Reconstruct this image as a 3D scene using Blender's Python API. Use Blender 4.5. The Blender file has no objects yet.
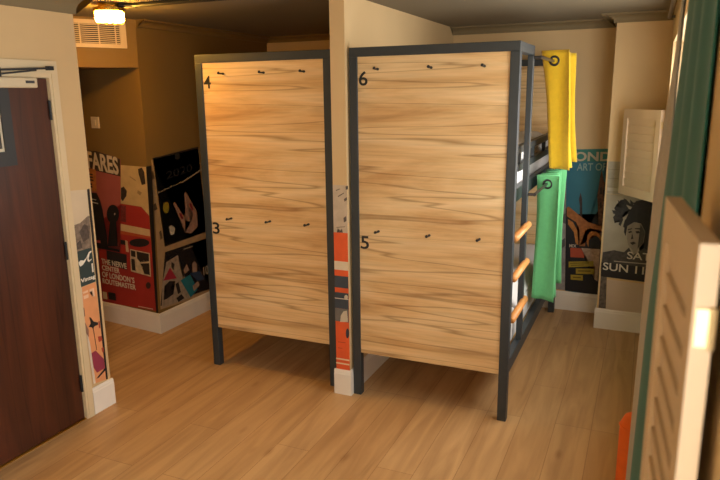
import bpy, bmesh, math, random
from mathutils import Vector, Matrix
random.seed(7)
S = bpy.context.scene
COL = S.collection

# ------------------------------------------------------------------ camera
F_PX = 648.78
CAM = Vector((0, 0, 1.8123))
yaw, pitch, roll = 0.4155, 0.2210, -0.0120
fwd = Vector((-math.sin(yaw) * math.cos(pitch), math.cos(yaw) * math.cos(pitch), -math.sin(pitch)))
rgt = Vector((math.cos(yaw), math.sin(yaw), 0))
up = rgt.cross(fwd)
r2 = math.cos(roll) * rgt + math.sin(roll) * up
u2 = -math.sin(roll) * rgt + math.cos(roll) * up
cam = bpy.data.cameras.new('camera')
cam.sensor_width = 36
cam.lens = F_PX * 36 / 720
cam.clip_start = 0.02
cam.dof.use_dof = True
cam.dof.focus_distance = 4.3
cam.dof.aperture_fstop = 4.5
co = bpy.data.objects.new('camera', cam)
COL.objects.link(co)
M3 = Matrix((r2, u2, -fwd)).transposed()
co.matrix_world = Matrix.Translation(CAM) @ M3.to_4x4()
S.camera = co


def at(px, py, n, p0):
    """point of the plane (normal n through p0) seen at a photo pixel"""
    d = r2 * ((px - 360) / F_PX) + u2 * ((240 - py) / F_PX) + fwd
    t = (p0 - CAM).dot(n) / d.dot(n)
    return CAM + d * t


# ------------------------------------------------------------------ materials
def lin(c):
    c = c / 255
    return c / 12.92 if c <= 0.04045 else ((c + 0.055) / 1.055) ** 2.4


def rgb(h):
    h = h.lstrip('#')
    return tuple(lin(int(h[i:i + 2], 16)) for i in (0, 2, 4)) + (1,)


MATS = {}


def mat(name, hexc, rough=0.6, var=0.06, scale=8, bump=0.0, metal=0.0, bscale=60, spec=0.5, sheen=0.0):
    if name in MATS:
        return MATS[name]
    m = bpy.data.materials.new(name)
    m.use_nodes = True
    nt = m.node_tree
    b = nt.nodes['Principled BSDF']
    b.inputs['Roughness'].default_value = rough
    b.inputs['Metallic'].default_value = metal
    b.inputs['Specular IOR Level'].default_value = spec
    if sheen:
        b.inputs['Sheen Weight'].default_value = sheen
    tc = nt.nodes.new('ShaderNodeTexCoord')
    nz = nt.nodes.new('ShaderNodeTexNoise')
    nz.inputs['Scale'].default_value = scale
    nz.inputs['Detail'].default_value = 5
    nt.links.new(tc.outputs['Object'], nz.inputs['Vector'])
    rp = nt.nodes.new('ShaderNodeValToRGB')
    c = rgb(hexc)
    rp.color_ramp.elements[0].position = 0.3
    rp.color_ramp.elements[1].position = 0.7
    rp.color_ramp.elements[0].color = tuple(x * (1 - var) for x in c[:3]) + (1,)
    rp.color_ramp.elements[1].color = tuple(min(1, x * (1 + var)) for x in c[:3]) + (1,)
    nt.links.new(nz.outputs['Fac'], rp.inputs['Fac'])
    nt.links.new(rp.outputs['Color'], b.inputs['Base Color'])
    if bump:
        n2 = nt.nodes.new('ShaderNodeTexNoise')
        n2.inputs['Scale'].default_value = bscale
        nt.links.new(tc.outputs['Object'], n2.inputs['Vector'])
        bp = nt.nodes.new('ShaderNodeBump')
        bp.inputs['Strength'].default_value = bump
        bp.inputs['Distance'].default_value = 0.01
        nt.links.new(n2.outputs['Fac'], bp.inputs['Height'])
        nt.links.new(bp.outputs['Normal'], b.inputs['Normal'])
    MATS[name] = m
    return m


def wood(name, stops, grain='X', rough=0.5, fine=0.35, knots=True, scale=1.0):
    m = bpy.data.materials.new(name)
    m.use_nodes = True
    nt = m.node_tree
    N, L = nt.nodes.new, nt.links.new
    b = nt.nodes['Principled BSDF']
    b.inputs['Roughness'].default_value = rough
    tc = N('ShaderNodeTexCoord')

    def mapped(sl, sa):
        mp = N('ShaderNodeMapping')
        s = [sa * scale] * 3
        s['XYZ'.index(grain)] = sl * scale
        mp.inputs['Scale'].default_value = s
        L(tc.outputs['Object'], mp.inputs['Vector'])
        return mp
    # broad cathedral bands
    m1 = mapped(0.8, 7)
    n1 = N('ShaderNodeTexNoise')
    n1.inputs['Scale'].default_value = 1
    n1.inputs['Detail'].default_value = 6
    n1.inputs['Roughness'].default_value = 0.62
    n1.inputs['Distortion'].default_value = 0.5
    L(m1.outputs[0], n1.inputs['Vector'])
    rp = N('ShaderNodeValToRGB')
    el = rp.color_ramp.elements
    el[0].position, el[0].color = stops[0][0], rgb(stops[0][1])
    el[1].position, el[1].color = stops[-1][0], rgb(stops[-1][1])
    for p, h in stops[1:-1]:
        e = el.new(p)
        e.color = rgb(h)
    L(n1.outputs['Fac'], rp.inputs['Fac'])
    # fine streaks
    m2 = mapped(3.5, 90)
    n2 = N('ShaderNodeTexNoise')
    n2.inputs['Scale'].default_value = 1
    n2.inputs['Detail'].default_value = 3
    L(m2.outputs[0], n2.inputs['Vector'])
    r2_ = N('ShaderNodeValToRGB')
    r2_.color_ramp.elements[0].position = 0.25
    r2_.color_ramp.elements[1].position = 0.6
    r2_.color_ramp.elements[0].color = (1 - fine,) * 3 + (1,)
    r2_.color_ramp.elements[1].color = (1, 1, 1, 1)
    L(n2.outputs['Fac'], r2_.inputs['Fac'])
    mx = N('ShaderNodeMixRGB')
    mx.blend_type = 'MULTIPLY'
    mx.inputs['Fac'].default_value = 1
    L(rp.outputs['Color'], mx.inputs['Color1'])
    L(r2_.outputs['Color'], mx.inputs['Color2'])
    out = mx
    # thin dark cracks along the grain
    m4 = mapped(0.32, 8)
    n4 = N('ShaderNodeTexNoise')
    n4.inputs['Scale'].default_value = 1
    n4.inputs['Detail'].default_value = 2.5
    n4.inputs['Distortion'].default_value = 0.15
    L(m4.outputs[0], n4.inputs['Vector'])
    r4 = N('ShaderNodeValToRGB')
    e = r4.color_ramp.elements
    e[0].position, e[0].color = 0.485, (1, 1, 1, 1)
    e[1].position, e[1].color = 0.515, (1, 1, 1, 1)
    k = e.new(0.5)
    k.color = (0.45, 0.35, 0.25, 1)
    L(n4.outputs['Fac'], r4.inputs['Fac'])
    mx4 = N('ShaderNodeMixRGB')
    mx4.blend_type = 'MULTIPLY'
    mx4.inputs['Fac'].default_value = 0.75
    L(out.outputs[0], mx4.inputs['Color1'])
    L(r4.outputs['Color'], mx4.inputs['Color2'])
    out = mx4
    if knots:
        m3 = mapped(1.7, 3.6)
        nd = N('ShaderNodeTexNoise')
        nd.inputs['Scale'].default_value = 3
        L(m3.outputs[0], nd.inputs['Vector'])
        add = N('ShaderNodeMixRGB')
        add.blend_type = 'ADD'
        add.inputs['Fac'].default_value = 0.35
        L(m3.outputs[0], add.inputs['Color1'])
        L(nd.outputs['Color'], add.inputs['Color2'])
        vo = N('ShaderNodeTexVoronoi')
        vo.inputs['Scale'].default_value = 1
        vo.inputs['Randomness'].default_value = 1
        L(add.outputs[0], vo.inputs['Vector'])
        r3 = N('ShaderNodeValToRGB')
        e = r3.color_ramp.elements
        e[0].position, e[0].color = 0.03, (0.42, 0.28, 0.17, 1)
        e[1].position, e[1].color = 0.2, (1, 1, 1, 1)
        L(vo.outputs['Distance'], r3.inputs['Fac'])
        mx3 = N('ShaderNodeMixRGB')
        mx3.blend_type = 'MULTIPLY'
        mx3.inputs['Fac'].default_value = 0.34
        L(out.outputs[0], mx3.inputs['Color1'])
        L(r3.outputs['Color'], mx3.inputs['Color2'])
        out = mx3
    L(out.outputs[0], b.inputs['Base Color'])
    return m


def floor_mat():
    m = bpy.data.materials.new('oak_floor_planks')
    m.use_nodes = True
    nt = m.node_tree
    N, L = nt.nodes.new, nt.links.new
    b = nt.nodes['Principled BSDF']
    b.inputs['Roughness'].default_value = 0.42
    b.inputs['Specular IOR Level'].default_value = 0.4
    tc = N('ShaderNodeTexCoord')
    mp = N('ShaderNodeMapping')
    mp.inputs['Rotation'].default_value = (0, 0, math.radians(90))
    L(tc.outputs['Object'], mp.inputs['Vector'])
    br = N('ShaderNodeTexBrick')
    br.inputs['Scale'].default_value = 1
    br.inputs['Brick Width'].default_value = 1.25
    br.inputs['Row Height'].default_value = 0.19
    br.inputs['Mortar Size'].default_value = 0.0012
    br.inputs['Mortar Smooth'].default_value = 0.1
    br.inputs['Bias'].default_value = 0.0
    br.offset = 0.37
    br.offset_frequency = 3
    br.inputs['Color1'].default_value = rgb('#c9a474')
    br.inputs['Color2'].default_value = rgb('#bd9564')
    br.inputs['Mortar'].default_value = rgb('#93693f')
    L(mp.outputs[0], br.inputs['Vector'])
    mg = N('ShaderNodeMapping')
    mg.inputs['Scale'].default_value = (14, 1.3, 1)
    L(tc.outputs['Object'], mg.inputs['Vector'])
    n1 = N('ShaderNodeTexNoise')
    n1.inputs['Scale'].default_value = 1
    n1.inputs['Detail'].default_value = 6
    n1.inputs['Distortion'].default_value = 0.8
    L(mg.outputs[0], n1.inputs['Vector'])
    rp = N('ShaderNodeValToRGB')
    rp.color_ramp.elements[0].position = 0.3
    rp.color_ramp.elements[1].position = 0.62
    rp.color_ramp.elements[0].color = (0.7, 0.64, 0.58, 1)
    rp.color_ramp.elements[1].color = (1.06, 1.05, 1.03, 1)
    L(n1.outputs['Fac'], rp.inputs['Fac'])
    mx = N('ShaderNodeMixRGB')
    mx.blend_type = 'MULTIPLY'
    mx.inputs['Fac'].default_value = 0.8
    L(br.outputs['Color'], mx.inputs['Color1'])
    L(rp.outputs['Color'], mx.inputs['Color2'])
    mk = N('ShaderNodeMapping')
    mk.inputs['Scale'].default_value = (6, 2.2, 1)
    L(tc.outputs['Object'], mk.inputs['Vector'])
    vo = N('ShaderNodeTexVoronoi')
    vo.inputs['Scale'].default_value = 1
    L(mk.outputs[0], vo.inputs['Vector'])
    r3 = N('ShaderNodeValToRGB')
    r3.color_ramp.elements[0].position = 0.03
    r3.color_ramp.elements[1].position = 0.14
    r3.color_ramp.elements[0].color = (0.55, 0.42, 0.3, 1)
    r3.color_ramp.elements[1].color = (1, 1, 1, 1)
    L(vo.outputs['Distance'], r3.inputs['Fac'])
    m2 = N('ShaderNodeMixRGB')
    m2.blend_type = 'MULTIPLY'
    m2.inputs['Fac'].default_value = 0.55
    L(mx.outputs[0], m2.inputs['Color1'])
    L(r3.outputs['Color'], m2.inputs['Color2'])
    L(m2.outputs[0], b.inputs['Base Color'])
    bp = N('ShaderNodeBump')
    bp.inputs['Strength'].default_value = 0.15
    bp.inputs['Distance'].default_value = 0.002
    L(br.outputs['Fac'], bp.inputs['Height'])
    bp.invert = True
    L(bp.outputs['Normal'], b.inputs['Normal'])
    return m


def emit(name, col, strength):
    m = bpy.data.materials.new(name)
    m.use_nodes = True
    b = m.node_tree.nodes['Principled BSDF']
    b.inputs['Base Color'].default_value = (0.9, 0.85, 0.75, 1)
    b.inputs['Emission Color'].default_value = col
    b.inputs['Emission Strength'].default_value = strength
    return m


ALC = mat('shaded_mustard_paint', '#7b6030', 0.75, 0.02, 3, 0.05, bscale=150)  # mustard paint, darkened so its colour carries the alcove's shade
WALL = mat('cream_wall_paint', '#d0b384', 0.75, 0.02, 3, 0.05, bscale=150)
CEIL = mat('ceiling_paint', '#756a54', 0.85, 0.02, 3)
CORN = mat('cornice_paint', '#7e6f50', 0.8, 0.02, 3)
WHITE = mat('white_satin_paint', '#e9e3d7', 0.45, 0.03, 6)
SHUT = mat('shutter_paint', '#c8b294', 0.5, 0.02, 6)
STEEL = mat('slate_powder_coat', '#2f3538', 0.45, 0.05, 30, 0.03, bscale=300)
BLACK = mat('black_paint', '#161618', 0.5, 0.05)
CHAR = mat('black_print', '#1c1b1d', 0.6, 0.12, 20)
OAK = wood('oak_panel_board', [(0.22, '#a98150'), (0.36, '#cda169'), (0.5, '#e0bc86'), (0.72, '#ecd2a4')], 'X', 0.5, 0.16)
DOORW = wood('dark_mahogany_door', [(0.25, '#2a130b'), (0.5, '#46200f'), (0.75, '#5c2b16')], 'Z', 0.38, 0.25, False)
RUNG = wood('turned_beech', [(0.25, '#d08a48'), (0.5, '#e09c58'), (0.8, '#e8ac6c')], 'Y', 0.4, 0.1, False)
LINEN = mat('white_bed_linen', '#e4e2e0', 0.85, 0.03, 10, 0.15, bscale=25)
PINK = mat('blush_pillow_cotton', '#dcc4b6', 0.85, 0.03, 10, 0.15, bscale=25)
YEL = mat('yellow_curtain_cloth', '#d4ae18', 0.85, 0.05, 40, 0.1, bscale=200, sheen=0.2)
GRN = mat('green_curtain_cloth', '#63b878', 0.85, 0.05, 40, 0.1, bscale=200, sheen=0.2)
TEAL = mat('teal_curtain_cloth', '#04635f', 0.8, 0.08, 12, 0.08, bscale=200, sheen=0.15)
GREYC = mat('grey_lining_cloth', '#b0aca6', 0.9, 0.06, 60, 0.1, bscale=250)
ORG = mat('orange_upholstery', '#dd6419', 0.85, 0.05, 30, 0.1, bscale=200)
BRASS = mat('brass_metal', '#b9903c', 0.3, 0.05, 20, 0, 1.0)
HINGE = mat('pale_hinge_metal', '#cdb98c', 0.35, 0.04, 20, 0, 0.6)
CHROME = mat('dark_steel_metal', '#5a5a5c', 0.35, 0.05, 20, 0, 0.9)
PLASTIC = mat('cream_plastic', '#cdbd9d', 0.4, 0.03)
LAMPG = emit('lit_lamp_glass', (1.0, 0.50, 0.07, 1), 190)
LAMPG2 = emit('lit_lamp_glass_room', (1.0, 0.72, 0.38, 1), 34)
VENTD = mat('vent_dark_inside', '#2a241c', 0.9)
SHADEG = mat('window_glazing', '#c9d4da', 0.1, 0.02)

# ------------------------------------------------------------------ mesh helpers
OFF = {}


def obj(name, bm, m, parent=None, smooth=False, bevel=0.0, seg=2):
    """link a bmesh (world coordinates) as one mesh object, local to its thing"""
    if bevel:
        bmesh.ops.remove_doubles(bm, verts=bm.verts, dist=1e-6)
        bmesh.ops.bevel(bm, geom=list(bm.edges), offset=bevel, segments=seg, affect='EDGES', profile=0.5, clamp_overlap=True)
    bmesh.ops.recalc_face_normals(bm, faces=bm.faces)
    o_off = OFF.get(parent, Vector((0, 0, 0))) if parent else None
    if parent is None:
        vs = [v.co for v in bm.verts]
        lo = Vector([min(v[i] for v in vs) for i in range(3)])
        hi = Vector([max(v[i] for v in vs) for i in range(3)])
        o_off = Vector(((lo.x + hi.x) / 2, (lo.y + hi.y) / 2, lo.z))
    for v in bm.verts:
        v.co -= o_off
    me = bpy.data.meshes.new(name)
    bm.to_mesh(me)
    bm.free()
    me.materials.append(m)
    if smooth:
        for p in me.polygons:
            p.use_smooth = True
    o = bpy.data.objects.new(name, me)
    COL.objects.link(o)
    if parent:
        o.parent = parent
        OFF[o] = OFF[parent]
    else:
        o.location = o_off
        OFF[o] = o_off
    return o


def thing(name, label, cat, loc, group=None):
    o = bpy.data.objects.new(name, None)
    o.empty_display_size = 0.1
    COL.objects.link(o)
    o.location = loc
    OFF[o] = Vector(loc)
    tag(o, label, cat, group)
    return o


def tag(o, label, cat, group=None):
    o['label'] = label
    o['category'] = cat
    if group:
        o['group'] = group
    return o


def struct(name, bm, m, parent=None, **k):
    o = obj(name, bm, m, parent, **k)
    if parent is None:
        o['kind'] = 'structure'
    return o


def box(bm, x0, x1, y0, y1, z0, z1):
    vs = [bm.verts.new(p) for p in ((x0, y0, z0), (x1, y0, z0), (x1, y1, z0), (x0, y1, z0),
                                    (x0, y0, z1), (x1, y0, z1), (x1, y1, z1), (x0, y1, z1))]
    for f in ((0, 3, 2, 1), (4, 5, 6, 7), (0, 1, 5, 4), (1, 2, 6, 5), (2, 3, 7, 6), (3, 0, 4, 7)):
        bm.faces.new([vs[i] for i in f])
    return bm


def B(*a):
    bm = bmesh.new()
    for q in (a if isinstance(a[0], (tuple, list)) else [a]):
        box(bm, *q)
    return bm


def prism(bm, poly, d):
    """extrude a 3-D polygon along the vector d"""
    d = Vector(d)
    lo = [bm.verts.new(Vector(p)) for p in poly]
    hi = [bm.verts.new(Vector(p) + d) for p in poly]
    n = len(poly)
    f1 = bm.faces.new(lo[::-1])
    f2 = bm.faces.new(hi)
    for i in range(n):
        bm.faces.new((lo[i], lo[(i + 1) % n], hi[(i + 1) % n], hi[i]))
    if n > 4:
        bmesh.ops.triangulate(bm, faces=[f1, f2], quad_method='BEAUTY', ngon_method='EAR_CLIP')
    return bm


def obox(bm, c, ax, ay, az):
    """box from centre and three half-axis vectors"""
    c, ax, ay, az = Vector(c), Vector(ax), Vector(ay), Vector(az)
    return prism(bm, [c - ax - ay - az, c + ax - ay - az, c + ax + ay - az, c - ax + ay - az], az * 2)


def tube(bm, pts, r, n=10, caps=True):
    pts = [Vector(p) for p in pts]
    rings = []
    for i, p in enumerate(pts):
        t = (pts[min(i + 1, len(pts) - 1)] - pts[max(i - 1, 0)]).normalized()
        a = t.orthogonal().normalized() if i == 0 else (rings[-1][1] - t * rings[-1][1].dot(t)).normalized()
        b = t.cross(a)
        rr = r[i] if isinstance(r, (list, tuple)) else r
        rings.append(([bm.verts.new(p + (a * math.cos(2 * math.pi * k / n) + b * math.sin(2 * math.pi * k / n)) * rr) for k in range(n)], a))
    for i in range(len(rings) - 1):
        A, C = rings[i][0], rings[i + 1][0]
        for k in range(n):
            bm.faces.new((A[k], A[(k + 1) % n], C[(k + 1) % n], C[k]))
    if caps:
        bm.faces.new(rings[0][0][::-1])
        bm.faces.new(rings[-1][0])
    return bm


def lathe(bm, c, prof, n=28):
    """profile of (radius, z) round the vertical axis through c"""
    c = Vector(c)
    rings = [[bm.verts.new(c + Vector((r * math.cos(2 * math.pi * k / n), r * math.sin(2 * math.pi * k / n), z))) for k in range(n)] for r, z in prof]
    for i in range(len(rings) - 1):
        for k in range(n):
            bm.faces.new((rings[i][k], rings[i][(k + 1) % n], rings[i + 1][(k + 1) % n], rings[i + 1][k]))
    bm.faces.new(rings[0][::-1])
    bm.faces.new(rings[-1])
    return bm


def torus(bm, c, axis, R, r, n=18, m=8):
    axis = Vector(axis).normalized()
    a = axis.orthogonal().normalized()
    b = axis.cross(a)
    c = Vector(c)
    rings = []
    for i in range(n):
        t = 2 * math.pi * i / n
        d = a * math.cos(t) + b * math.sin(t)
        rings.append([bm.verts.new(c + d * (R + r * math.cos(2 * math.pi * j / m)) + axis * r * math.sin(2 * math.pi * j / m)) for j in range(m)])
    for i in range(n):
        for j in range(m):
            bm.faces.new((rings[i][j], rings[(i + 1) % n][j], rings[(i + 1) % n][(j + 1) % m], rings[i][(j + 1) % m]))
    return bm


def puff(bm, c, hx, hy, hz, rot=None, e=0.55, n=24, m=12):
    """pillow: a flattened super-ellipsoid with pinched corners"""
    c = Vector(c)
    pw = lambda v, k: math.copysign(abs(v) ** k, v)
    rings = []
    for j in range(1, m):
        ph = -math.pi / 2 + math.pi * j / m
        ring = []
        for i in range(n):
            th = 2 * math.pi * i / n
            x = pw(math.cos(th), e) * pw(math.cos(ph), 0.6)
            y = pw(math.sin(th), e) * pw(math.cos(ph), 0.6)
            z = math.sin(ph) * (1 - 0.45 * max(abs(x), abs(y)) ** 4)
            v = Vector((x * hx, y * hy, z * hz + 0.004 * math.sin(9 * x + 5 * y)))
            if rot:
                v = rot @ v
            ring.append(bm.verts.new(c + v))
        rings.append(ring)
    for j in range(len(rings) - 1):
        for i in range(n):
            bm.faces.new((rings[j][i], rings[j][(i + 1) % n], rings[j + 1][(i + 1) % n], rings[j + 1][i]))
    bm.faces.new(rings[0][::-1])
    bm.faces.new(rings[-1])
    return bm


def text_mesh(name, s, m, parent, o, u, v, width, height, n, depth=0.0012, bold=0.0):
    """lettering fitted to width x height with its baseline start at o"""
    cu = bpy.data.curves.new(name, 'FONT')
    cu.body = s
    cu.size = 1
    cu.extrude = 0.02
    cu.offset = bold
    cu.resolution_u = 4
    t = bpy.data.objects.new(name, cu)
    COL.objects.link(t)
    bpy.context.view_layer.update()
    me = bpy.data.meshes.new_from_object(t.evaluated_get(bpy.context.evaluated_depsgraph_get()))
    bpy.data.objects.remove(t)
    bm = bmesh.new()
    bm.from_mesh(me)
    bpy.data.meshes.remove(me)
    xs = [q.co.x for q in bm.verts]
    x0, x1 = min(xs), max(xs)
    ys = [q.co.y for q in bm.verts]
    y0, y1 = min(ys), max(ys)
    o, u, v, n = Vector(o), Vector(u), Vector(v), Vector(n)
    for q in bm.verts:
        a = (q.co.x - x0) / (x1 - x0) * width
        b = (q.co.y - y0) / (y1 - y0) * height
        d = (q.co.z + 0.02) / 0.04 * depth
        q.co = o + u * a + v * b + n * d
    return obj(name, bm, m, parent)


# ------------------------------------------------------------------ the room
XL, XA = -2.849, -3.381          # door wall face, alcove side wall face
YA = 3.771                       # alcove corner
YB, YP = 5.526, 5.162            # back wall face, pier face
XPL, XPR, YPT = -1.65, -1.56, 3.359   # partition
XW = 0.10                        # window wall face
ZC = 2.345
YF = -1.1                        # wall behind the camera

struct('floor', B(-4.9, 0.4, YF - 0.2, 5.75, -0.06, 0), floor_mat())
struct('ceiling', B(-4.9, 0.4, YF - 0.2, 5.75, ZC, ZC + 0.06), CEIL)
DY0, DY1, DZ = 1.66, 2.517, 1.935
struct('wall_left', B((XL - 0.16, XL, YF - 0.12, DY0, 0, ZC), (XL - 0.16, XL, DY1, 2.712, 0, ZC), (XL - 0.16, XL, DY0, DY1, DZ, ZC)), WALL)
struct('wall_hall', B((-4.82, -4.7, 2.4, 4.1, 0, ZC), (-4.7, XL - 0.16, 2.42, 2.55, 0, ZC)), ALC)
al = Vector((-4.72, 3.93, 0)) - Vector((XA, YA, 0))
bm = bmesh.new()
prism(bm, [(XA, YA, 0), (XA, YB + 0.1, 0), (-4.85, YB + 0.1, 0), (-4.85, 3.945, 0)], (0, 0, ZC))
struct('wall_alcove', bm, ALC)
bm = bmesh.new()
BKD = Vector((-0.203, -0.365, 0)).normalized()
BKX = XA + 0.004 + BKD.x * ((2.55 - (YA - 0.006)) / BKD.y)
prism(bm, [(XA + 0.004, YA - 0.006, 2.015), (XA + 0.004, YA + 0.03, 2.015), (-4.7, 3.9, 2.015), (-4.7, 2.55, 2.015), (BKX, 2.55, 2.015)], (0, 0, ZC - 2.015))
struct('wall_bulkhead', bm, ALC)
struct('wall_back', B(XA, 0.4, YB, YB + 0.12, 0, ZC), WALL)
struct('wall_pier', B(-0.262, XW + 0.1, YP, YB, 0, ZC), WALL)
struct('wall_partition', B(XPL, XPR, YPT, YB, 0, ZC), WALL)
WA, WB_, WZ = (-0.9, 0.70), (2.37, 4.56), (1.0, 2.1)
bm = bmesh.new()
box(bm, XW, XW + 0.25, YF - 0.12, 5.6, 0, WZ[0])
box(bm, XW, XW + 0.25, YF - 0.12, 5.6, WZ[1], ZC)
for a, b in ((YF - 0.12, WA[0]), (WA[1], WB_[0]), (WB_[1], 5.6)):
    box(bm, XW, XW + 0.25, a, b, WZ[0], WZ[1])
struct('wall_right', bm, WALL)
WF = (-2.3, -0.3)  # opening for the added low window
struct('wall_front', B((XL, WF[0], YF - 0.12, YF, 0, ZC), (WF[1], XW, YF - 0.12, YF, 0, ZC), (WF[0], WF[1], YF - 0.12, YF, 0, 0.12), (WF[0], WF[1], YF - 0.12, YF, 1.25, ZC)), WALL)


def window(name, axis, a, b, z0, z1, plane):
    w = None
    bm = bmesh.new()
    t = 0.05
    rails = [(a, a + t, z0, z1), (b - t, b, z0, z1), (a + t, b - t, z0, z0 + t), (a + t, b - t, z1 - t, z1), ((a + b) / 2 - t / 2, (a + b) / 2 + t / 2, z0 + t, z1 - t)]
    for p, q, r, s in rails:
        if axis == 'Y':
            box(bm, plane, plane + 0.05, p, q, r, s)
        else:
            box(bm, p, q, plane - 0.05, plane, r, s)
    w = struct(name, bm, WHITE)
    for p, q in ((a + t, (a + b) / 2 - t / 2), ((a + b) / 2 + t / 2, b - t)):
        if axis == 'Y':
            g = B(plane + 0.02, plane + 0.026, p, q, z0 + t, z1 - t)
        else:
            g = B(p, q, plane - 0.026, plane - 0.02, z0 + t, z1 - t)
        obj('pane', g, GLASS, w)
    return w


GLASS = bpy.data.materials.new('window_glass')
GLASS.use_nodes = True
gb = GLASS.node_tree.nodes['Principled BSDF']
gb.inputs['Transmission Weight'].default_value = 1
gb.inputs['Roughness'].default_value = 0.02
gb.inputs['IOR'].default_value = 1.1
window('window_1', 'Y', WA[0], WA[1], WZ[0], WZ[1], XW + 0.18)
window('window_2', 'Y', WB_[0], WB_[1], WZ[0], WZ[1], XW + 0.18)
window('added_low_window', 'X', WF[0], WF[1], 0.12, 1.25, YF - 0.05)  # unseen window, added low to light the bunk fronts and floor


# baseboards: a tall board with a small stepped lip
def skirting(name, p, q, n, h=0.161, t=0.013):
    """board along p->q standing out along n, the lip thinner than the board"""
    p, q, n = Vector(p), Vector(q), Vector(n).normalized()
    bm = bmesh.new()
    z = Vector((0, 0, 1))
    prof = [(0, 0), (t, 0), (t, h - 0.028), (t * 0.8, h - 0.022), (t * 0.8, h - 0.012), (t * 0.45, h), (0, h)]
    prism(bm, [p + n * a + z * b for a, b in prof], q - p)
    return struct(name, bm, WHITE)


skirting('baseboard_left', (XL, 2.561, 0), (XL, 2.712 + 0.012, 0), (1, 0, 0))
skirting('baseboard_left_near', (XL, YF, 0), (XL, 1.59, 0), (1, 0, 0))
skirting('baseboard_left_end', (XL - 0.16, 2.712, 0), (XL, 2.712, 0), (0, 1, 0))
an = Vector((al.y, -al.x, 0)).normalized()
if an.y > 0:
    an = -an
skirting('baseboard_alcove', (XA, YA, 0), (-4.7, YA + al.y * (-4.7 - XA) / al.x, 0), an)
skirting('baseboard_alcove_side', (XA, YA - 0.013, 0), (XA, YB, 0), (1, 0, 0))
skirting('baseboard_back_bay', (XA + 0.013, YB, 0), (XPL, YB, 0), (0, -1, 0))
skirting('baseboard_back', (XPR, YB, 0), (-0.262, YB, 0), (0, -1, 0))
skirting('baseboard_pier', (-0.275, YP, 0), (XW, YP, 0), (0, -1, 0))
skirting('baseboard_pier_side', (-0.262, YP, 0), (-0.262, YB - 0.013, 0), (-1, 0, 0))
skirting('baseboard_partition', (XPL - 0.012, YPT, 0), (XPR + 0.012, YPT, 0), (0, -1, 0))
skirting('baseboard_partition_left', (XPL, YPT, 0), (XPL, YB - 0.013, 0), (-1, 0, 0), t=0.012)
skirting('baseboard_partition_right', (XPR, YPT, 0), (XPR, YB - 0.013, 0), (1, 0, 0), t=0.012)
skirting('baseboard_right', (XW, YF, 0), (XW, YP - 0.013, 0), (-1, 0, 0))


# coved cornices
def cove(name, p, q, n, h, mp=0.0, mq=0.0, dep=None, m=None):
    p, q, n = Vector(p), Vector(q), Vector(n).normalized()
    d = (q - p).normalized()
    bm = bmesh.new()
    prof = [(0, 0), (0.012, 0), (0.012, 0.012)]
    for i in range(7):
        a = math.radians(90 * i / 6)
        prof.append((0.012 + (h - 0.024) * (1 - math.cos(a)), 0.012 + (h - 0.024) * math.sin(a)))
    prof += [(h, h - 0.012), (h, h), (0, h)]
    kd = (dep or h) / h
    prof = [(a * kd, b) for a, b in prof]
    A = [bm.verts.new(p + n * a - d * mp * a + Vector((0, 0, ZC - h + b))) for a, b in prof]
    C = [bm.verts.new(q + n * a + d * mq * a + Vector((0, 0, ZC - h + b))) for a, b in prof]
    k = len(prof)
    f = [bm.faces.new(A[::-1]), bm.faces.new(C)]
    for i in range(k):
        bm.faces.new((A[i], A[(i + 1) % k], C[(i + 1) % k], C[i]))
    bmesh.ops.triangulate(bm, faces=f, ngon_method='EAR_CLIP')
    return struct(name, bm, m or CORN)


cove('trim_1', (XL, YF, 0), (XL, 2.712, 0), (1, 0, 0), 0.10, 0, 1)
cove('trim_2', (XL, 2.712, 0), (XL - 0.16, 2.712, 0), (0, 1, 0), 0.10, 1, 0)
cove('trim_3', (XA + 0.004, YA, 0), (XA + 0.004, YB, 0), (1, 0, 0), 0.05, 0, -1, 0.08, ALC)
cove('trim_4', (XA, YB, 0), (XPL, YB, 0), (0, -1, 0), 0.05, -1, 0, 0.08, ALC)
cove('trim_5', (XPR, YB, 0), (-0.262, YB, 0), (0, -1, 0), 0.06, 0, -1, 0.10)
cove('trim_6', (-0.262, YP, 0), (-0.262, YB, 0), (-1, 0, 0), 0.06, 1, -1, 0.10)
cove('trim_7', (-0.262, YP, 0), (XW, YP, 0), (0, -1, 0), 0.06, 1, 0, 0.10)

# door, its frame, closer, hinges
fr = bmesh.new()
for y0, y1, z0, z1 in ((DY1, DY1 + 0.038, 0, DZ + 0.062), (DY0 - 0.06, DY0, 0, DZ + 0.062), (DY0, DY1, DZ, DZ + 0.062)):
    box(fr, XL, XL + 0.016, y0, y1, z0, z1)
for y0, y1, z0, z1 in ((DY1 - 0.014, DY1, 0, DZ), (DY0, DY0 + 0.022, 0, DZ), (DY0 + 0.022, DY1 - 0.014, DZ - 0.022, DZ)):
    box(fr, XL - 0.16, XL + 0.012, y0, y1, z0, z1)
struct('trim_door_frame', fr, mat('cream_door_trim', '#d6c29c', 0.45, 0.03, 6))
dx0, dx1 = XL - 0.05, XL - 0.008
d = struct('door_1', B(dx0, dx1, DY0 + 0.026, DY1 - 0.017, 0.008, DZ - 0.026), DOORW)
for z in (0.22, 1.0, 1.75):
    bm = bmesh.new()
    tube(bm, [(dx1 + 0.006, DY1 - 0.018, z - 0.05), (dx1 + 0.006, DY1 - 0.018, z + 0.05)], 0.008, 8)
    obj('hinge', bm, BLACK, d)
cl = obj('door_closer', B(dx1 + 0.002, dx1 + 0.05, 1.98, 2.405, 1.862, 1.912), PLASTIC, d, bevel=0.006)
obj('closer_badge', B(dx1 + 0.05, dx1 + 0.052, 2.335, 2.385, 1.884, 1.897), CHROME, cl)
bm = bmesh.new()
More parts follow.
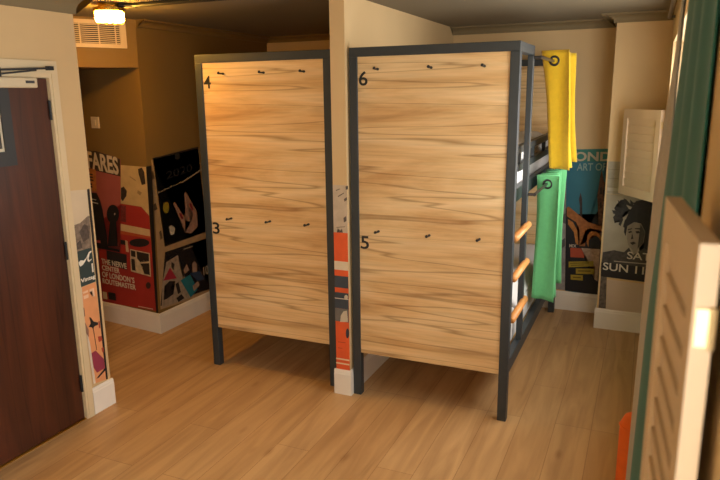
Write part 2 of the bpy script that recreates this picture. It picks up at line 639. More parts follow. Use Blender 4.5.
tube(bm, [(dx1 + 0.03, 2.20, 1.912), (dx1 + 0.03, 2.20, 1.955)], 0.018, 10)
obox(bm, (dx1 + 0.04, 2.345, 1.952), (0.006, 0.0, 0), (0.004, 0.15, 0.008), (0, 0, 0.005))
obox(bm, (dx1 + 0.04, 2.30, 1.936), (0.006, 0, 0), (0, 0.11, 0.012), (0, 0, 0.004))
obox(bm, (dx1 + 0.04, 2.495, 1.96), (0.014, 0, 0), (0, 0.014, 0), (0, 0, 0.010))
obj('closer_arm', bm, BLACK, d)
obj('bracket', B(dx1, dx1 + 0.02, 2.14, 2.2, 1.848, 1.860), BLACK, d)
obj('handle', B((dx1, dx1 + 0.01, 1.74, 1.80, 0.95, 1.15), (dx1 + 0.01, dx1 + 0.05, 1.765, 1.78, 1.04, 1.055), (dx1 + 0.04, dx1 + 0.052, 1.76, 1.88, 1.04, 1.056)), CHROME, d)
struct('trim_threshold', B(XL - 0.05, XL + 0.004, DY0 + 0.023, DY1 - 0.015, 0, 0.007), BRASS)
# framed notice hanging on the door
nt_ = thing('framed_notice', 'dark framed notice with white border hung on the brown door', 'notice', (dx1, 2.10, 1.5))
obj('frame', B((dx1, dx1 + 0.014, 1.93, 2.262, 1.49, 1.56), (dx1, dx1 + 0.014, 1.93, 2.262, 1.80, 1.872), (dx1, dx1 + 0.014, 1.93, 2.0, 1.56, 1.80), (dx1, dx1 + 0.014, 2.207, 2.262, 1.56, 1.80)), mat('notice_frame', '#2a2d2f', 0.5), nt_)
obj('paper', B(dx1, dx1 + 0.006, 2.0, 2.207, 1.56, 1.80), mat('notice_paper', '#cfc4ad', 0.6), nt_)
obj('print', B((dx1 + 0.006, dx1 + 0.007, 2.01, 2.195, 1.575, 1.79),), mat('notice_print', '#3b3a38', 0.6, 0.5, 40), nt_)


# ------------------------------------------------------------------ bunks
BW6, BW4 = 0.938, 0.945
BL, BH, PT = 2.06, 2.063, 0.05


def make_bunk(x0, y0, mirror, label, nums, BW):
    t = thing('bunk_bed', label, 'bunk bed', (x0 + BW / 2, y0, 0), 'numbered bunk beds side by side')
    fx = (lambda x: x0 + BW - x) if mirror else (lambda x: x0 + x)

    def bb(*q):
        bm = bmesh.new()
        for (a, b, c, d_, e, f) in q:
            xa, xb = sorted((fx(a), fx(b)))
            box(bm, xa, xb, y0 + c, y0 + d_, e, f)
        return bm
    for a in (0, BW - PT):
        for c in (0, BL - PT):
            obj('post', bb((a, a + PT, c, c + PT, 0, BH - PT if c == 0 else BH)), STEEL, t, bevel=0.003)
    obj('top_rail', bb((0, BW, 0, PT, BH - PT, BH)), STEEL, t, bevel=0.003)
    obj('top_rail', bb((PT, BW - PT, BL - PT, BL, BH - PT, BH)), STEEL, t, bevel=0.003)
    obj('top_rail', bb((BW - PT, BW, PT, 0.44, BH - PT, BH)), STEEL, t, bevel=0.003)
    fp = obj('front_panel', bb((PT, BW - PT, 0.008, 0.03, 0.277, BH - PT)), OAK, t)
    obj('rear_panel', bb((PT, BW - PT, BL - 0.03, BL - 0.008, 0.30, BH - PT)), OAK, t)
    for z0, z1 in ((0.265, 0.345), (1.19, 1.265)):
        k = 0.0 if z0 < 1 else 0.055
        obj('side_rail', bb((BW - PT + 0.005 - k, BW - 0.005 - k, PT - k * 0.35, BL - PT + k * 0.35, z0, z1)), STEEL, t, bevel=0.003)
        obj('side_rail', bb((0.005, PT - 0.005, PT, BL - PT, z0, z1)), STEEL, t, bevel=0.003)
        obj('bed_base', bb((PT, BW - PT, PT, BL - PT, z0 + 0.03, z0 + 0.055)), OAK, t) if z0 < 1 else obj('bed_base', bb((PT, BW - PT - 0.05, PT, BL - PT, z0 + 0.03, z0 + 0.055)), OAK, t)
    obj('ladder_post', bb((BW - 0.032, BW, 0.398, 0.44, 0.345, BH - PT)), STEEL, t, bevel=0.003)
    for z in (0.59, 0.825, 1.05):
        bm = bmesh.new()
        x = fx(BW + 0.002)
        tube(bm, [(x, y0 + 0.052, z), (x, y0 + 0.46, z), (x, y0 + 0.468, z)], [0.021, 0.021, 0.014], 12)
        obj('rung', bm, RUNG, t, smooth=True)
    gr = bb((BW - 0.09, BW - 0.055, 0.40, BL - PT + 0.02, 1.47, 1.51), (BW - 0.09, BW - 0.055, 0.40, BL - PT + 0.02, 1.365, 1.405))
    for c in (0.47, 0.95, 1.45):
        xa, xb = sorted((fx(BW - 0.085), fx(BW - 0.06)))
        box(gr, xa, xb, y0 + c, y0 + c + 0.025, 1.405, 1.47)
    obj('guard_rail', gr, STEEL, t)
    for z in (2.0, 1.235):
        bm = bmesh.new()
        x = fx(BW + 0.038)
        tube(bm, [(x, y0 + 0.41, z), (x, y0 + BL - 0.03, z)], 0.0095, 10)
        for c in (0.415, BL - 0.035):
            tube(bm, [(fx(BW - 0.0), y0 + c, z), (x, y0 + c, z)], 0.008, 8)
        obj('curtain_rod', bm, CHROME, t, smooth=False)
    for z in (BH - 0.118, 1.04):
        for u in ((0.207, 0.497, 0.77) if mirror else (0.17, 0.475, 0.758)):
            bm = bmesh.new()
            x = x0 + u
            tube(bm, [(x, y0 + 0.008, z), (x, y0 - 0.002, z)], 0.007, 10)
            tube(bm, [(x, y0 - 0.002, z), (x, y0 - 0.035, z), (x, y0 - 0.046, z + 0.004), (x, y0 - 0.048, z + 0.007)], [0.005, 0.005, 0.009, 0.006], 8)
            obj('coat_hook', bm, BLACK, fp, smooth=False)
    for s, z in zip(nums, (1.858, 0.928)):
        text_mesh('bed_number', s, BLACK, fp, (x0 + 0.057, y0 + 0.008, z), (1, 0, 0), (0, 0, 1), 0.052, 0.078, (0, -1, 0), 0.002, 0.012)
    return t


B6 = (-1.548, 3.3835)
B4 = (-2.6276, 3.4276)
make_bunk(B6[0], B6[1], False, 'oak panelled slate steel bunk bed numbered 6 and 5 with wooden ladder rungs', '65', BW6)
make_bunk(B4[0], B4[1], True, 'oak panelled slate steel bunk bed numbered 4 and 3 in the left bay', '43', BW4)

for (bx, by), who, BW in ((B6, 'bunk 6 and 5', BW6), (B4, 'bunk 4 and 3', BW4)):
    for z, lv in ((0.322, 'lower'), (1.247, 'upper')):
        inb = 0.102 if lv == 'upper' else PT + 0.004
        ma, mb = (inb, PT + 0.004) if bx == B4[0] else (PT + 0.004, inb)
        bm = B(bx + ma, bx + BW - mb, by + PT + 0.006, by + BL - PT - 0.006, z, z + 0.185)
        o = obj('mattress', bm, LINEN, None, True, bevel=0.03, seg=3)
        tag(o, 'white sheeted mattress on the %s berth of %s' % (lv, who), 'mattress', 'bunk mattresses')
        top = z + 0.185
        low = lv == 'lower'
        rot = Matrix.Rotation(math.radians(52 if low else 24), 3, 'X') @ Matrix.Rotation(math.radians(180), 3, 'Z')
        rot = Matrix.Rotation(math.radians(-60 if low else -24), 3, 'X')
        bm = bmesh.new()
        cz = top + (0.215 if low else 0.15)
        puff(bm, (bx + (ma + BW - mb) / 2, by + (0.22 if low else 0.28), cz), 0.385 if low else 0.36, 0.24, 0.075, rot)
        lo = min(v.co.z for v in bm.verts)
        for v in bm.verts:
            v.co.z += top - lo + 0.001
        o = obj('pillow', bm, LINEN if low else PINK, None, True)
        tag(o, '%s pillow propped at the panel end of the %s berth of %s' % ('white' if low else 'blush', lv, who), 'pillow', 'bunk pillows')
        # rumpled duvet
        bm = bmesh.new()
        nx, ny = 16, 30
        g = []
        dy0, dy1 = by + 0.52, by + BL - PT - 0.02
        for j in range(ny + 1):
            row = []
            for i in range(nx + 1):
                u, v = i / nx, j / ny
                x = bx + ma + 0.004 + u * (BW - ma - mb - 0.008)
                y = dy0 + v * (dy1 - dy0)
                edge = min(1, min(u, 1 - u) * 7) ** 0.5 * min(1, v * 8 + 0.25) ** 0.5
                h = 0.012 + (0.06 + (0.11 * (1 - v) ** 2 if low else 0)) * edge + 0.01 * edge * math.sin(7 * u + 11 * v) * math.cos(5 * v - 3 * u)
                row.append(bm.verts.new((x, y, top + h)))
            g.append(row)
        for j in range(ny):
            for i in range(nx):
                bm.faces.new((g[j][i], g[j][i + 1], g[j + 1][i + 1], g[j + 1][i]))
        geo = bmesh.ops.extrude_face_region(bm, geom=list(bm.faces))
        for v in [q for q in geo['geom'] if isinstance(q, bmesh.types.BMVert)]:
            v.co.z = top + 0.001
        o = obj('duvet', bm, LINEN, None, True)
        tag(o, 'white duvet spread over the %s berth of %s' % (lv, who), 'duvet', 'bunk duvets')


# bunched grommet curtains on the side rods of the right bunk
def bunch(name, label, m, y0, y1, xc, zt, zb, rod_z, amp, flare, pleats=5):
    t = thing(name, label, 'curtain', (xc, (y0 + y1) / 2, zb), 'privacy curtains of bunk 6 and 5')
    bm = bmesh.new()
    nz, n = 26, pleats * 12
    rows = []
    for k in range(nz + 1):
        f = k / nz
        z = zt + (zb - zt) * f
        row = []
        for i in range(n + 1):
            u = i / n
            w = math.cos(u * pleats * 2 * math.pi)
            w = math.copysign(abs(w) ** 0.8, w) * (1 if u * pleats < 0.6 else 0.72 + 0.2 * math.sin(7.3 * int(u * pleats * 2)))
            a = amp * (1 - 0.12 * math.sin(f * 2.6) + (-0.14 * f if flare else 0.14 * f)) * (0.92 + 0.08 * math.sin(3 * u * 7 + 2 * f))
            x = xc + a * w + 0.50 * f * flare + 0.006 * math.sin(5 * f + 9 * u) * f
            y = y0 + (y1 - y0) * u * (1 + 0.12 * f) + 0.012 * math.sin(f * 4 + u * 5) * f + 0.014 * math.sin(w * 4.2 + f * 1.5) * min(1, f * 3)
            row.append(bm.verts.new((x, y, z + 0.006 * math.sin(u * 9) * f)))
        rows.append(row)
    for k in range(nz):
        for i in range(n):
            bm.faces.new((rows[k][i], rows[k][i + 1], rows[k + 1][i + 1], rows[k + 1][i]))
    c = obj('cloth', bm, m, t, True)
    md = c.modifiers.new('thick', 'SOLIDIFY')
    md.thickness = 0.003
    md.offset = 0
    for i in range(pleats * 2):
        yy = y0 + (y1 - y0) * (i / (pleats * 2))
        bm = bmesh.new()
        torus(bm, (-0.565, yy + (y1 - y0) / (pleats * 4), rod_z), (0, 1, 0) if i % 2 == 0 else (0, 1, 0), 0.026, 0.007)
        obj('grommet', bm, BLACK, t, True)
    return t


bunch('privacy_curtain', 'yellow curtain bunched on the upper rod of bunk 6', YEL, 4.27, 4.72, -0.562, 2.065, 1.33, 2.0, 0.092, 0.12, 4)
bunch('privacy_curtain', 'green curtain bunched on the lower rod of bunk 5', GRN, 4.25, 4.66, -0.562, 1.29, 0.46, 1.235, 0.078, 0.0, 4)

# ------------------------------------------------------------------ ceiling lamps, conduit, vent, switch


def bulkhead_lamp(x, y, label, gm, r=0.085):
    t = thing('bulkhead_lamp', label, 'ceiling lamp', (x, y, ZC - 0.115), 'caged ceiling lamps')
    bm = bmesh.new()
    lathe(bm, (x, y, 0), [(r * 0.7, ZC), (r * 0.72, ZC - 0.022), (r * 1.04, ZC - 0.028), (r * 1.04, ZC - 0.046), (r * 0.9, ZC - 0.05)][::-1])
    obj('lamp_base', bm, BRASS, t)
    bm = bmesh.new()
    lathe(bm, (x, y, 0), [(r * 0.5, ZC - 0.108), (r * 0.86, ZC - 0.104), (r * 0.96, ZC - 0.094), (r * 0.96, ZC - 0.051)])
    obj('lamp_glass', bm, gm, t)
    bm = bmesh.new()
    torus(bm, (x, y, ZC - 0.078), (0, 0, 1), r * 1.0, 0.0025, 28, 6)
    for k in range(4):
        a = math.pi * k / 4 + 0.3
        c, s = math.cos(a) * r, math.sin(a) * r
        za, zb_, zc = ZC - 0.04, ZC - 0.095, ZC - 0.112
        tube(bm, [(x + c, y + s, za), (x + c, y + s, zb_), (x + c * 0.88, y + s * 0.88, zc), (x - c * 0.88, y - s * 0.88, zc), (x - c, y - s, zb_), (x - c, y - s, za)], 0.0025, 6)
    obj('lamp_cage', bm, BRASS, t)
    return t


LX, LY = -2.93, 3.06
bulkhead_lamp(LX, LY, 'glowing caged amber lamp on the ceiling in front of the vent', LAMPG)
bm = bmesh.new()
tube(bm, [(LX + 0.062, LY + 0.02, ZC - 0.0145), (LX + 0.14, LY + 0.05, ZC - 0.0145), (XW, LY + 0.05, ZC - 0.0145)], 0.014, 10)
tag(obj('ceiling_conduit', bm, BLACK), 'black cable conduit running along the ceiling from the amber lamp', 'conduit')
bulkhead_lamp(-0.30, 3.3, 'glowing caged lamp on the ceiling above the yellow curtain aisle', LAMPG2)

# vent on the bulkhead
bn = -BKD
bu = bn.normalized()
bnorm = Vector((bu.y, -bu.x, 0))
bp0 = Vector((XA + 0.004, YA - 0.006, 0))
pv = lambda px, py: at(px, py, bnorm, bp0)
tr, br = pv(123, 21), pv(126, 48.5)
zt, zb = pv(123, 21.5).z, pv(126, 48.5).z
zt = min(zt, ZC - 0.004)
s1 = -(bp0 - br).dot(bu)            # right end along the face (negative)
vt = thing('air_vent', 'cream louvred air vent on the bulkhead behind the amber lamp', 'vent', (br.x - 0.35, br.y, zb))
base = bp0.copy()


def vb(bm, s0, s1_, z0, z1, d0, d1):
    c = base + bu * ((s0 + s1_) / 2) + bnorm * ((d0 + d1) / 2) + Vector((0, 0, (z0 + z1) / 2))
    obox(bm, c, bu * ((s1_ - s0) / 2), bnorm * ((d1 - d0) / 2), (0, 0, (z1 - z0) / 2))
    return bm


sx = lambda px, py=35: (pv(px, py) - bp0).dot(bu)
e1, e0 = sx(125.5), sx(125.5) - 0.52
er = sx(119.5)
bm = bmesh.new()
vb(bm, e0, e1, zt - 0.026, zt, 0, 0.016)
vb(bm, e0, e1, zb, zb + 0.026, 0, 0.016)
vb(bm, e0, e0 + 0.025, zb + 0.026, zt - 0.026, 0, 0.016)
vb(bm, er, e1, zb + 0.026, zt - 0.026, 0, 0.016)
obj('frame', bm, SHUT, vt)
obj('backing', vb(bmesh.new(), e0 + 0.025, er, zb + 0.026, zt - 0.026, 0, 0.002), VENTD, vt)
bm = bmesh.new()
pitch_v = (zt - zb - 0.052) / 10
for k in range(10):
    z = zb + 0.026 + (k + 0.35) * pitch_v
    vb(bm, e0 + 0.025, er, z, z + pitch_v * 0.42, 0.002, 0.010)
obj('slats', bm, SHUT, vt)
for px in (61, 79.5, 98.5, 115):
    s_ = sx(px)
    obj('divider', vb(bmesh.new(), s_ - 0.004, s_ + 0.004, zb + 0.026, zt - 0.026, 0.010, 0.014), SHUT, vt)
# switch
aw0 = Vector((XA, YA, 0))
sw = at(96, 122.5, an, aw0)
au = al.normalized()
st = thing('light_switch', 'cream light switch on the shaded wall above the pink poster', 'switch', sw)
bm = bmesh.new()
obox(bm, sw + an * 0.006, au * 0.043, an * 0.006, (0, 0, 0.043))
obj('plate', bm, PLASTIC, st, bevel=0.002)
bm = bmesh.new()
obox(bm, sw + an * 0.014, au * 0.012, an * 0.003, (0, 0, 0.02))
obj('rocker', bm, PLASTIC, st)

# ------------------------------------------------------------------ posters


class Wall:
    def __init__(s, p0, n, u):
        s.p0, s.n, s.u = Vector(p0), Vector(n).normalized(), Vector(u).normalized()

    def P(s, px, py, d=0.0):
        return at(px, py, s.n, s.p0) + s.n * d


PA = Wall((XL, 0, 0), (1, 0, 0), (0, 1, 0))
PB = Wall((XA, YA, 0), an, -au)
PC = Wall((XA, 0, 0), (1, 0, 0), (0, 1, 0))
PD = Wall((0, YPT, 0), (0, -1, 0), (1, 0, 0))
PE = Wall((0, YB, 0), (0, -1, 0), (1, 0, 0))
PF = Wall((0, YP, 0), (0, -1, 0), (1, 0, 0))
LAY = 0.0007


def pm(h, var=0.08, sc=14):
    return mat('print_' + h + '_%d_%d' % (var * 100, sc), '#' + h, 0.62, var, sc)


class Poster:
    def __init__(s, wall, name, label, poly, h, var=0.08, sc=14, group=None, clip=None):
        s.w = wall
        pts = [wall.P(*p) for p in poly] if len(poly[0]) == 2 else [Vector(p) for p in poly]
        lo = Vector([min(p[i] for p in pts) for i in range(3)])
        hi = Vector([max(p[i] for p in pts) for i in range(3)])
        c = (lo + hi) / 2
        c.z = lo.z
        s.t = thing(name, label, 'poster', c, group)
        s.k = 0
        bm = prism(bmesh.new(), pts, wall.n * 0.0015)
        obj('sheet', bm, pm(h, var, sc), s.t)

    def shape(s, name, polys, h, var=0.08, sc=14):
        s.k += 1
        bm = bmesh.new()
        d = 0.0015 + LAY * (s.k - 1)
        if not isinstance(polys[0][0], (tuple, list)):
            polys = [polys]
        for p in polys:
            prism(bm, [s.w.P(x, y) + s.w.n * d for x, y in p], s.w.n * LAY)
        obj(name, bm, pm(h, var, sc), s.t)
        return s

    def ell(s, name, ells, h, n=18, var=0.08):
        return s.shape(name, [[(cx + rx * math.cos(2 * math.pi * i / n), cy + ry * math.sin(2 * math.pi * i / n)) for i in range(n)] for cx, cy, rx, ry in ells], h, var)

    def text(s, body, a, b, hpx, h, bold=0.0, name='lettering'):
        s.k += 1
        d = s.w.n * (0.0015 + LAY * (s.k - 1))
        p, q = s.w.P(*a), s.w.P(*b)
        t = s.w.P(a[0], a[1] - hpx)
        u = (q - p)
        text_mesh(name, body, pm(h), s.t, p + d, u.normalized(), Vector((0, 0, 1)), u.length, abs(t.z - p.z), s.w.n, LAY, bold)
        return s


# door wall strip
g = 'posters beside the brown door'
p = Poster(PA, 'wall_poster', 'sepia landscape poster, topmost of the narrow strip beside the brown door', [(67, 191), (86.8, 189.5), (91.4, 247), (75.3, 252)], 'd2bfa0', 0.05, 9, g)
p.shape('hillside', [(74.2, 225), (80, 223), (87.5, 216), (89.2, 216), (91.4, 247), (75.3, 252)], '7d6c5c', 0.45, 40)
p.shape('rocks', [[(79, 232), (84, 224), (88, 226), (89, 238), (83, 242)], [(76, 244), (80, 240), (82, 248), (76, 250)]], '4f443c', 0.4, 50)
p = Poster(PA, 'wall_poster', 'dark green poster with a white script N beside the brown door', [(75.4, 252.2), (91.4, 247.2), (95.5, 281.5), (80, 287.5)], '2c3d3c', 0.1, 14, g)
p.shape('script_letter', [[(79, 265), (78.4, 262.5), (80.5, 260.2), (83.5, 260.5), (86, 258), (88.6, 252), (91, 250.6), (91.2, 252), (89.4, 253.5), (88.4, 258.5), (88.9, 260.3), (91.2, 258.6), (91.4, 259.6), (88.8, 262), (87.2, 261), (87.2, 256.5), (85, 261.3), (82.5, 265), (80.3, 266.5)]], 'e9e2d2')
p.text('1', (92.0, 272.2), (93.4, 271.8), 9, 'e9e2d2')
p.text('Vintag', (80.8, 284.3), (95, 279), 5.4, 'e9e2d2', 0.02)
p = Poster(PA, 'wall_poster', 'orange poster with a black bird and maroon hexagon beside the brown door', [(80.2, 288), (95.6, 282), (106, 379.5), (93.2, 384)], 'e09a66', 0.06, 12, g)
p.shape('pale_margin', [(80.2, 288), (81.5, 287.5), (84, 318), (90, 345), (95.5, 383), (93.2, 384)], 'd9cdb8')
p.shape('faded_lettering', [[(82.5, 292), (87.5, 290), (87.8, 292), (82.8, 294)], [(89, 289.5), (93.5, 287.8), (94.5, 296), (92.5, 296.8), (92, 291), (89.3, 292)], [(83, 296), (88, 294), (88.3, 297.5), (83.4, 299.4)]], 'ecc3a0')
p.shape('bird', [[(88.3, 327), (91.2, 322), (88.8, 317), (90.5, 317.6), (93.2, 321.5), (97.6, 322.4), (97.6, 324.6), (93.8, 326.4), (92.6, 328.8), (91.5, 327.2)], [(92.4, 327), (92.9, 327), (96.6, 350), (96.1, 350)]], '231f1f')
p.shape('red_flecks', [[(97.4, 336.5), (101, 336), (102, 340), (98.5, 342)], [(98, 321), (99.2, 321), (99.8, 328), (98.6, 328)], [(101, 348), (103, 347), (103.5, 352), (101.8, 352)]], 'a8432f')
p.shape('hexagon', [(91, 353), (95, 350.5), (103.3, 359), (104.2, 368), (96.5, 372.5), (93, 367)], '93334a')
p.shape('black_stripe', [(95.8, 378.5), (105, 366.8), (105.4, 369.5), (98, 377.5)], '1d1b1d')
p.shape('grey_marks', [[(81.5, 307), (83.5, 308), (84.5, 316), (82.5, 317)], [(84, 322), (88, 330), (88, 337), (85.5, 333)]], '8d6a58')
struct('trim_door_poster_edge', prism(bmesh.new(), [PA.P(87.0, 189.5), PA.P(88.9, 188.6), PA.P(107.4, 378.8), PA.P(106.0, 379.3)], (0.004, 0, 0)), BLACK)

# alcove wall
g = 'posters on the alcove wall'
p = Poster(PB, 'wall_poster', 'pink poster headed FARES with two black silhouettes on the alcove wall', [(76, 150), (96.5, 151), (120.6, 159), (120.6, 250.8), (76, 241)], 'a4574f', 0.06, 10, g)
p.shape('dark_header', [(76, 150), (96.5, 151), (120.3, 159), (120.6, 176.5), (96, 168), (76, 166)], '3a2c20', 0.2, 30)
p.text('FARES', (88.6, 168.2), (119.3, 175.3), 17.5, 'd3c2a4', 0.03)
p.text('L', (83.5, 166.4), (87.2, 167.4), 15, 'd3c2a4', 0.03)
p.shape('orange_block', [(76, 167), (96, 169.5), (97, 191.5), (76, 190)], 'b0703a', 0.25, 30)
p.text('E', (88.4, 180), (94, 181), 7, '2c211d', 0.03)
p.text('F', (88.8, 189.8), (93.4, 190.6), 7, '2c211d', 0.03)
p.shape('left_silhouette', [(76, 191), (97.2, 193), (100.5, 200), (103.2, 210), (104, 222), (107.5, 235), (108.5, 247), (76, 240)], '16161a')
p.ell('round_hair', [(113.6, 214, 6.2, 9.5)], '151518')
p.shape('neck', [(110.6, 221), (117, 222), (116.4, 234), (118.5, 246), (108.5, 246), (110.8, 234)], '151518')
p.shape('tiny_lettering', [[(88.5, 197.6), (97, 199.4), (97, 200.2), (88.5, 198.4)], [(89, 200.4), (99, 203), (99, 204), (89, 201.4)]], 'cfc6b4')
p.ell('earring', [(115.6, 213.8, 0.7, 1.2)], 'b9a08c', 8)
p.shape('dark_band', [(76, 241), (93, 243.5), (120.6, 249.5), (120.6, 252), (76, 243.5)], '131315')
p.shape('pink_tag', [(93, 239), (101.5, 240.2), (101.5, 243), (93, 241.8)], 'a04850')
p = Poster(PB, 'wall_poster', 'cream poster with dark ornaments above the red bus on the alcove wall', [(120.9, 165), (146.2, 167), (149.2, 215.5), (141.5, 206.8), (120.9, 203.5)], 'c3a877', 0.1, 12, g)
p.shape('ornament', [[(121.2, 188), (124, 186.5), (127, 191), (126.4, 196), (123, 201), (121.2, 199)], [(138.2, 169), (142, 167.5), (144.4, 172), (145.6, 184), (142, 185), (141.5, 176), (138.6, 173)]], '3a2f28', 0.5, 60)
p.shape('map_lines', [[(138, 190), (142, 192.5), (140.5, 195.5), (137.5, 193)], [(130, 176), (136, 180), (135.8, 181), (130, 177)]], '977f57')
p = Poster(PB, 'wall_poster', 'red bus poster reading the nerve center on the alcove wall', [(120.9, 203.8), (141.5, 207), (149.2, 216), (156.2, 310.8), (76, 297), (76, 242.5), (120.9, 252.5)], 'a52f28', 0.06, 10, g)
p.shape('cream_band', [(120.9, 223.8), (149.8, 229.5), (150.4, 236.4), (120.9, 230.5)], 'cdb184')
p.shape('orange_band', [(120.9, 230.6), (150.4, 236.6), (150.6, 238.6), (120.9, 234)], 'b5522b')
p.shape('bus_number_panel', [(121, 205), (126.2, 206), (126.6, 222.5), (121, 221)], '6f2b2b', 0.5, 60)
p.ell('oval_window', [(139.8, 242.6, 10, 4.2)], '1f1c20', 20)
p.shape('cab_window', [(121, 239.5), (125.6, 240.4), (126, 245), (121, 244)], '1a181b')
p.shape('cream_post', [(125.8, 240), (128, 241), (129.4, 252), (126.6, 251.5)], 'c9b18a')
p.shape('dark_panel', [(107, 250.2), (127.2, 254.4), (127.5, 269.5), (108, 264.6)], '231f22')
p.shape('window_block', [(130.6, 248.8), (150.4, 253), (151.6, 276.6), (131.6, 271)], 'c4b28f', 0.2, 30)
p.shape('bus_panes', [[(131.6, 250), (136, 251), (136.4, 257), (131.9, 256)], [(137.4, 251.2), (149.4, 253.8), (149.8, 261), (144, 259.6), (141, 262), (137.8, 258)], [(132, 258.4), (135.4, 259.2), (136.4, 270.6), (132.8, 269.8)], [(141, 263.4), (149.8, 263), (150.6, 274.8), (145, 273.4), (143, 266)]], '26221f')
for body, a, b, h in (('THE NERVE', (102.6, 263.4), (127.6, 268.8), 5.2), ('CENTER', (103.2, 269.6), (120.8, 273.4), 5), ('OF LONDON´S', (103.4, 276.4), (135.6, 283.2), 5.4), ('ROUTEMASTER', (103.9, 282.8), (137, 289.8), 5)):
    p.text(body, a, b, h, 'd9cdb4', 0.02)
p.shape('mottled_edge', [(92, 246), (99.5, 248), (103.3, 301), (92, 299)], '6d5f52', 0.8, 70)
p.shape('footer_blocks', [[(103.8, 291.2), (107.8, 292), (108.6, 299), (104.6, 298.2)]], 'c9b99c')
p.shape('footer_black', [(109.3, 291.5), (116.6, 293), (117.4, 300.4), (110.2, 298.8)], '151417')
p.ell('door_lamp', [(149.6, 285, 2.4, 3.4)], '3b2320', 12)
p.shape('small_print', [[(139.5, 305.4), (154.4, 308.3), (154.4, 309.1), (139.5, 306.2)]], 'd3b9a0')
struct('trim_alcove_corner', prism(bmesh.new(), [PB.P(146.5, 166.5), PB.P(151.4, 166), PB.P(158.2, 313), PB.P(156.6, 312.6)], an * 0.0045), BLACK)

# alcove side wall
g = 'posters on the alcove side wall'
p = Poster(PC, 'wall_poster', 'cream marbled backing sheet behind the two dark posters', [(151.3, 160), (199, 148.2), (212, 293), (160.6, 309.5)], 'a88c66', 0.1, 20, g)
p.shape('scribbles', [[(150.5, 172), (153, 171), (154.4, 178), (152.4, 180)], [(152.4, 205), (155.5, 203), (157.4, 209), (154, 211)], [(159, 232), (161, 230), (162.4, 238), (160.4, 240)]], '57452f', 0.4, 60)
p = Poster(PC, 'wall_poster', 'black poster with raised hands and a dotted white line on the alcove side wall', [(152.6, 158.2), (198, 146.6), (206.4, 231.6), (164.6, 246.8)], '111316', 0.15, 12, g)
p.k = 3
p.text('2020', (166.5, 179.5), (192, 171), 8, '141417')
p.ell('emblem', [(177, 156, 2.6, 3.6)], '1c1b1b', 14)
p.shape('dotted_line', [[(157.4 + i * 3.0, 192.4 - i * 1.35 + j), (159.4 + i * 3.0, 191.5 - i * 1.35 + j), (159.5 + i * 3.0, 192.5 - i * 1.4), (157.5 + i * 3, 193.4 - i * 1.4)] for i, j in ((0, 0), (1, 0), (2, -.6), (3, 0), (4, -.6), (5, 0), (6, .2), (7, -.3))] + [[(181, 182), (201.5, 168.4), (201.6, 170), (181.2, 183.2)]], '9b8f7c')
p.ell('yellow_blob', [(165.4, 207.6, 3.0, 5.6)], '8a7a1f', 16)
p.shape('hands', [[(172.6, 204), (174.2, 202), (175.8, 204.5), (185.5, 220.5), (190, 222), (192.6, 214), (183.4, 196), (184.4, 192), (186, 193.4), (195.8, 211), (197.2, 226), (191, 233.2), (184.5, 232.6), (181, 223.5)]], '9a7562', 0.15, 20)
p.shape('red_nails', [[(178, 213.4), (180.2, 212.6), (182.8, 218), (181.2, 219.4)], [(188.4, 203.5), (190.6, 203), (193, 209.4), (191.2, 210.8)]], '7a1d22')
p.shape('white_mask', [[(168, 227), (171, 225), (174.2, 228), (173.4, 234), (169.6, 235)]], 'b9ae9c', 0.4, 70)
p = Poster(PC, 'wall_poster', 'collage poster with red and teal triangles on the alcove side wall', [(164.9, 252.2), (208, 237.6), (211, 288.4), (160.4, 306)], '16161b', 0.2, 14, g)
p.k = 3
p.shape('pale_ground', [(166, 262), (177.5, 255), (180, 268), (182, 276), (191, 297), (161.5, 308), (161.8, 285)], '9b8c78', 0.25, 30)
p.shape('brush_marks', [[(164, 286), (169, 281), (175, 281), (170, 288), (173, 294), (166, 299), (163.4, 300), (167, 293)], [(166, 258), (169, 256), (169.6, 259), (166.6, 261)], [(175, 284), (178, 282), (180.4, 292), (177.6, 294)], [(171, 262), (174, 264), (173, 270), (171, 267)], [(176, 298), (181, 294), (184, 298), (178, 302)]], '1d1a1c')
p.shape('red_triangle', [(162.8, 280.6), (169.4, 267.6), (176.4, 278.2)], 'a3263a')
p.shape('teal_sail', [(180, 280.4), (189.4, 274.4), (197, 289), (190.2, 297.4)], '1d7480')
p.shape('seated_figure', [[(191.6, 263.6), (194, 261), (196.2, 264), (196.4, 272), (192, 272.4)], [(192, 286), (197, 281), (199, 285), (193.4, 291)], [(183, 270), (186, 264), (188.5, 270), (184, 274)]], 'a08470', 0.2, 30)
p.shape('blue_cloth', [[(189, 273), (199, 271), (204, 279), (197, 281)]], '2f3f57')
p.text('10', (203, 275.6), (207.8, 273.6), 9, 'c9bda8')
p.shape('headline', [[(182.6, 248.8), (192, 245.6), (192.1, 246.4), (182.7, 249.6)]], 'a39880')

# partition end: printed strip
g = 'printed strip on the partition end'
x0, x1 = XPL, XPR


def dstrip(z0, z1, a=x0, b=x1):
    return [(a, YPT, z0), (b, YPT, z0), (b, YPT, z1), (a, YPT, z1)]


